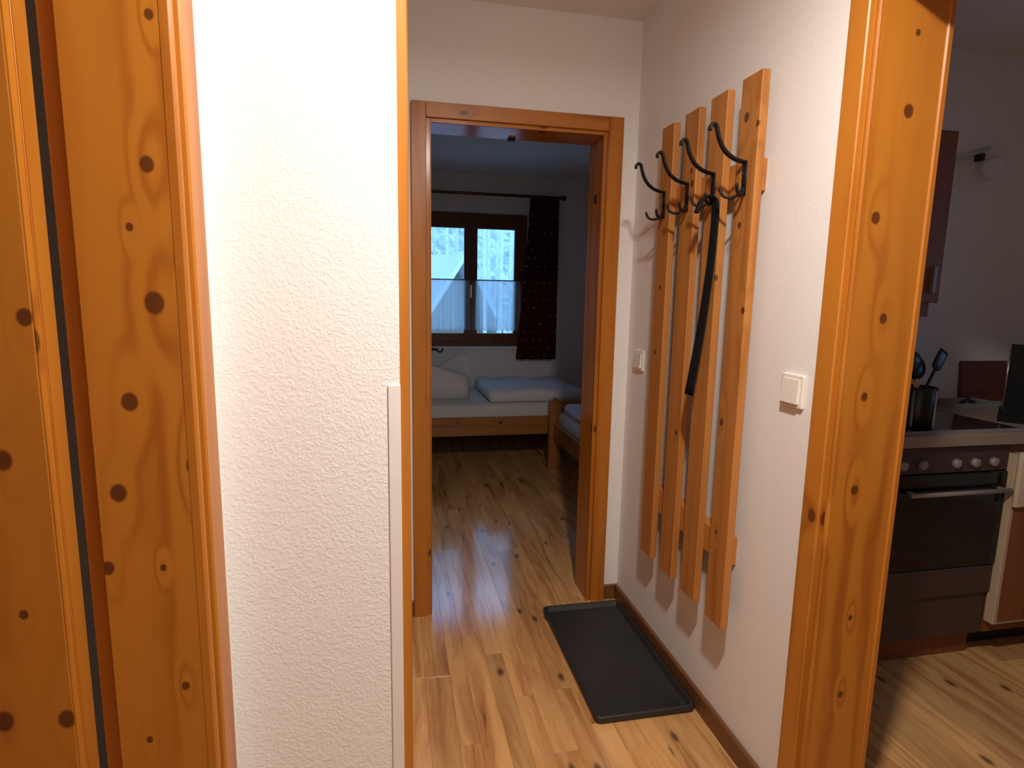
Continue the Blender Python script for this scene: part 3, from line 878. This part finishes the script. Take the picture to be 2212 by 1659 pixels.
# utensil pot with its utensils
px_, py_ = 1.832, 1.715
bm = bmesh.new()
add_lathe(bm, [(0.050, 0.886), (0.054, 0.89), (0.056, 0.95), (0.058, 1.028), (0.055, 1.030), (0.052, 1.026), (0.050, 0.90)], (px_, py_, 0), 28)
pt = empty('utensil_pot', (px_, py_, 0.886), 'dark cylindrical utensil pot with metallic glint lines on the cooktop', 'pot')
link('pot_body', bm, M['black'], pt, True)
for ang in (-150, -75):
    a = math.radians(ang)
    cx, cy = px_ + 0.057 * math.cos(a), py_ + 0.057 * math.sin(a)
    box('glint_strip', cx - 0.004, cx + 0.004, cy - 0.003, cy + 0.003, 0.892, 1.02, M['steel'], pt)  # bright steel strips stand in for the metallic glint lines
def utensil(name, label, dx, dy, tx, ty, zt, head, mat, hr=(0.03, 0.006, 0.045)):
    e_ = empty(name, (px_ + dx, py_ + dy, 0.90), label, 'utensil', 'cooking utensils in the pot')
    top = Vector((px_ + tx, py_ + ty, zt))
    sweep('handle', [(px_ + dx, py_ + dy, 0.905), tuple(top)], 0.005, 0.005, mat, e_, n=8)
    bm = bmesh.new()
    bmesh.ops.create_uvsphere(bm, u_segments=14, v_segments=8, radius=1.0)
    d_ = (top - Vector((px_ + dx, py_ + dy, 0.905))).normalized()
    rot = Vector((0, 0, 1)).rotation_difference(d_).to_matrix()
    for v in bm.verts:
        c_ = Vector((v.co.x * hr[0], v.co.y * hr[1], v.co.z * hr[2]))
        if head == 'flat': c_.x = max(-hr[0] * 0.75, min(hr[0] * 0.75, c_.x * 1.3)); c_.z = max(-hr[2], min(hr[2] * 0.75, c_.z * 1.2))
        v.co = top + d_ * hr[2] * 0.7 + rot @ c_
    link('head', bm, mat, e_, True)
utensil('ladle', 'black rounded ladle in the utensil pot', -0.015, 0.014, -0.025, 0.022, 1.085, 'round', M['black'], (0.045, 0.022, 0.042))
utensil('spatula', 'black flat spatula leaning out of the utensil pot', -0.040, -0.011, 0.090, 0.025, 1.098, 'flat', M['black'], (0.026, 0.005, 0.046))
utensil('serving_spoon', 'black oval serving spoon in the utensil pot', 0.0, 0.01, 0.026, 0.044, 1.06, 'round', M['black'], (0.04, 0.012, 0.045))
utensil('wooden_spoon', 'pale wooden spoon low in the utensil pot', -0.01, -0.008, -0.037, -0.024, 1.03, 'round', M['woodspoon'], (0.014, 0.006, 0.02))

# black coffee machine at the right
cm = empty('coffee_machine', (2.40, 1.86, 0.88), 'tall black kitchen appliance with a glint along its edge on the worktop', 'appliance')
A_ = Vector((2.283, 1.770)); du = Vector((.79, .61)); dv = Vector((.61, -.79))
def quad(l, w, o=0.0):
    c_ = A_ - du * o - dv * o
    return [tuple(c_), tuple(c_ + du * (l + 2 * o)), tuple(c_ + du * (l + 2 * o) + dv * (w + 2 * o)), tuple(c_ + dv * (w + 2 * o))]
link('appliance_body', extrude_poly(bmesh.new(), quad(.24, .19), 'z', .885, 1.165), M['matte_black'], cm)
link('base_plate', extrude_poly(bmesh.new(), quad(.24, .19, .012), 'z', .8802, .905), M['matte_black'], cm)
sweep('edge_glint', [(A_.x - .001, A_.y, 0.925), (A_.x - .001, A_.y, 1.160)], 0.0025, 0.0025, M['steel'], cm, n=8)  # glint down the left edge, modelled as a thin steel rod
# brown board against the back wall
bm = bmesh.new()
extrude_poly(bm, [(2.165, 0.8805), (2.185, 0.8805), (2.199, 1.062), (2.181, 1.066)], 'x', 2.55, 2.80)
tag(link('cutting_board', bm, M['board_red'], None), 'red-brown board leaning on the kitchen back wall', 'board')
# shallow metal tray with a small dark lid on it
mt = empty('metal_tray', (2.44, 2.08, 0.88), 'shallow grey metal tray on the worktop before the leaning board', 'tray')
box('tray_floor', 2.36, 2.60, 2.02, 2.150, 0.8802, 0.886, M['dullsteel'], mt, 0.002)
frame_b = bmesh.new()
for b_ in ((2.355, 2.362, 2.015, 2.155), (2.598, 2.605, 2.015, 2.155), (2.362, 2.598, 2.015, 2.022), (2.362, 2.598, 2.148, 2.155)):
    add_box(frame_b, *b_, 0.8802, 0.900)
link('tray_rim', frame_b, M['dullsteel'], mt)
bm = bmesh.new(); add_lathe(bm, [(0.030, 0.8855), (0.032, 0.892), (0.024, 0.905), (0.008, 0.910), (0.008, 0.918)], (2.475, 2.07, 0), 16)
tag(link('small_lid', bm, M['black'], None, True), 'small black knobbed lid lying on the metal tray', 'lid')

# spot lamp on the kitchen back wall
sl = empty('spot_lamp', (2.47, 2.2, 1.93), 'small white wall spot lamp beside the wall cabinet', 'lamp')
sweep('arm', [(2.38, 2.185, 1.938), (2.545, 2.185, 1.992)], 0.008, 0.008, M['white_metal'], sl, n=8)
box('joint', 2.487, 2.507, 2.165, 2.2, 1.935, 1.965, M['black'], sl, 0.002)
bm = bmesh.new(); add_lathe(bm, [(0.036, -0.055), (0.045, -0.05), (0.046, -0.03), (0.030, 0.02), (0.012, 0.03)], (0, 0, 0), 22, 'y')
bmesh.ops.rotate(bm, verts=bm.verts, cent=(0, 0, 0), matrix=Matrix.Rotation(math.radians(-25), 3, 'Z') @ Matrix.Rotation(math.radians(20), 3, 'X'))
bmesh.ops.translate(bm, verts=bm.verts, vec=Vector((2.505, 2.145, 1.905)))
link('lamp_head', bm, M['white_metal'], sl, True)

# ================================================================ outside the bedroom window
def hill_mat():
    t = NT('frosty_wooded_slope')
    g, x, y, z = t.pos()
    a = t.noise(t.comb(t.math('MULTIPLY', x, 1.6), y, t.math('MULTIPLY', z, 1.1)), 1.3, 6, 0.7)
    b_ = t.noise(g, 0.25, 3)
    c = t.mix(t.rng(a, 0.36, 0.66), (0.25, 0.26, 0.25), (0.72, 0.73, 0.71))
    c = t.mix(t.rng(b_, 0.4, 0.7, 0, 0.4), c, (0.45, 0.55, 0.50))
    t.set(Base_Color=c, Roughness=0.95)
    return t.mat
bm = bmesh.new()
HX, HY = 60, 34
gv = {}
random.seed(3)
for i in range(HX + 1):
    for j in range(HY + 1):
        xx = -40 + 90 * i / HX
        yy = 7.5 + 70 * j / HY
        zz = -1.6 + max(0, yy - 24) * 0.55 + random.uniform(-0.5, 0.5) * (1 if yy > 26 else 0.12)
        gv[i, j] = bm.verts.new((xx, yy, zz))
for i in range(HX):
    for j in range(HY):
        bm.faces.new((gv[i, j], gv[i + 1, j], gv[i + 1, j + 1], gv[i, j + 1]))
hill = link('hillside', bm, hill_mat(), None)
tag(hill, 'frosty wooded hillside rising outside the bedroom window', 'hillside', kind='structure')

# neighbouring house: gable towards the window
hs = empty('house', (1.0, 21.0, -1.6), 'pale-roofed gabled house outside the bedroom window', 'house')
AP = Vector((2.40, 20.0, 2.70))            # tip of the gable
rd = Vector((-0.80, 0.60, 0)).normalized()  # ridge runs away to the left
gd = Vector((-0.60, -0.80, 0)).normalized() # along the gable towards its left eave
HW, RL_ = 3.6, 9.0
drop = 3.1
def V(a, b_, z): return AP + rd * a + gd * b_ + Vector((0, 0, z))
bm = bmesh.new()
p = [bm.verts.new(q) for q in (V(.5, 0, -.25), V(.5, HW * .85, -drop), V(.5, HW * .85, -4.6), V(.5, -HW * .85, -4.6), V(.5, -HW * .85, -drop))]
q_ = [bm.verts.new(q) for q in (V(RL_, 0, -.25), V(RL_, HW * .85, -drop), V(RL_, HW * .85, -4.6), V(RL_, -HW * .85, -4.6), V(RL_, -HW * .85, -drop))]
bm.faces.new(p); bm.faces.new(q_[::-1])
for i in range(5): bm.faces.new((p[i], q_[i], q_[(i + 1) % 5], p[(i + 1) % 5]))
link('house_wall', bm, plain('brown_timber_wall', (0.20, 0.145, 0.10), 0.8), hs)
for s in (1, -1):
    bm = bmesh.new()
    c8 = []
    for a in (0, RL_ + .4):
        for b_, z in ((0, 0), (s * HW, -drop), (s * HW, -drop - .16), (0, -.16)):
            c8.append(bm.verts.new(V(a, b_, z)))
    for f in ((0, 1, 2, 3), (7, 6, 5, 4), (0, 4, 5, 1), (1, 5, 6, 2), (2, 6, 7, 3), (3, 7, 4, 0)): bm.faces.new([c8[i] for i in f])
    link('roof_slope', bm, plain('pale_metal_roof', (0.52, 0.56, 0.56), 0.6, scale=3), hs)
    bm = bmesh.new()
    add_sweep(bm, [V(-.03, 0, -.06), V(-.03, s * HW, -drop - .06)], .10, .04, side=(0, 0, 1), n=6)
    link('barge_board', bm, plain('pale_barge_board', (0.8, 0.85, 0.85), 0.7), hs)

# bare trees
bark = plain('pale_frosty_bark', (0.72, 0.80, 0.76), 0.9, var=0.3, scale=6)
random.seed(12)
def tree(x_, y_, r_, h_):
    zb = -1.7 + max(0, y_ - 24) * 0.55
    e_ = empty('bare_tree', (x_, y_, zb), 'slender bare tree on the slope outside the bedroom window', 'tree', 'bare trees outside the bedroom window')
    lean = random.uniform(-.015, .015)
    pts = [(x_ + lean * k_ * h_ / 6 + random.uniform(-.03, .03), y_, zb + h_ * k_ / 6) for k_ in range(7)]
    sweep('trunk', pts, [r_ * (1 - .12 * k_) for k_ in range(7)], [r_ * (1 - .12 * k_) for k_ in range(7)], bark, e_, n=8)
    bm = bmesh.new()
    for _ in range(16):
        zz = zb + h_ * random.uniform(.18, .95)
        a = random.uniform(0, 2 * math.pi); L_ = random.uniform(.3, .8)
        p0 = Vector((x_ + lean * (zz - zb), y_, zz))
        p1 = p0 + Vector((math.cos(a) * L_, math.sin(a) * L_, random.uniform(.3, .9)))
        add_sweep(bm, [p0, (p0 + p1) / 2 + Vector((0, 0, .1)), p1], [.028, .018, .007], [.028, .018, .007], n=4)
    tag(link('branches', bm, bark, e_), kind='stuff')
for (x_, y_, r_, h_) in ((2.95, 19, .075, 12), (4.35, 21.0, .06, 13), (3.62, 20, .10, 14), (4.05, 25, .09, 15), (4.55, 23, .07, 13), (2.5, 27, .09, 14), (3.3, 30.5, .07, 14), (4.9, 28, .08, 14), (1.7, 31, .08, 14), (2.3, 33, .07, 14), (1.2, 29, .09, 14), (5.4, 26, .09, 14), (0.4, 28, .08, 14)):
    tree(x_, y_, r_, h_)
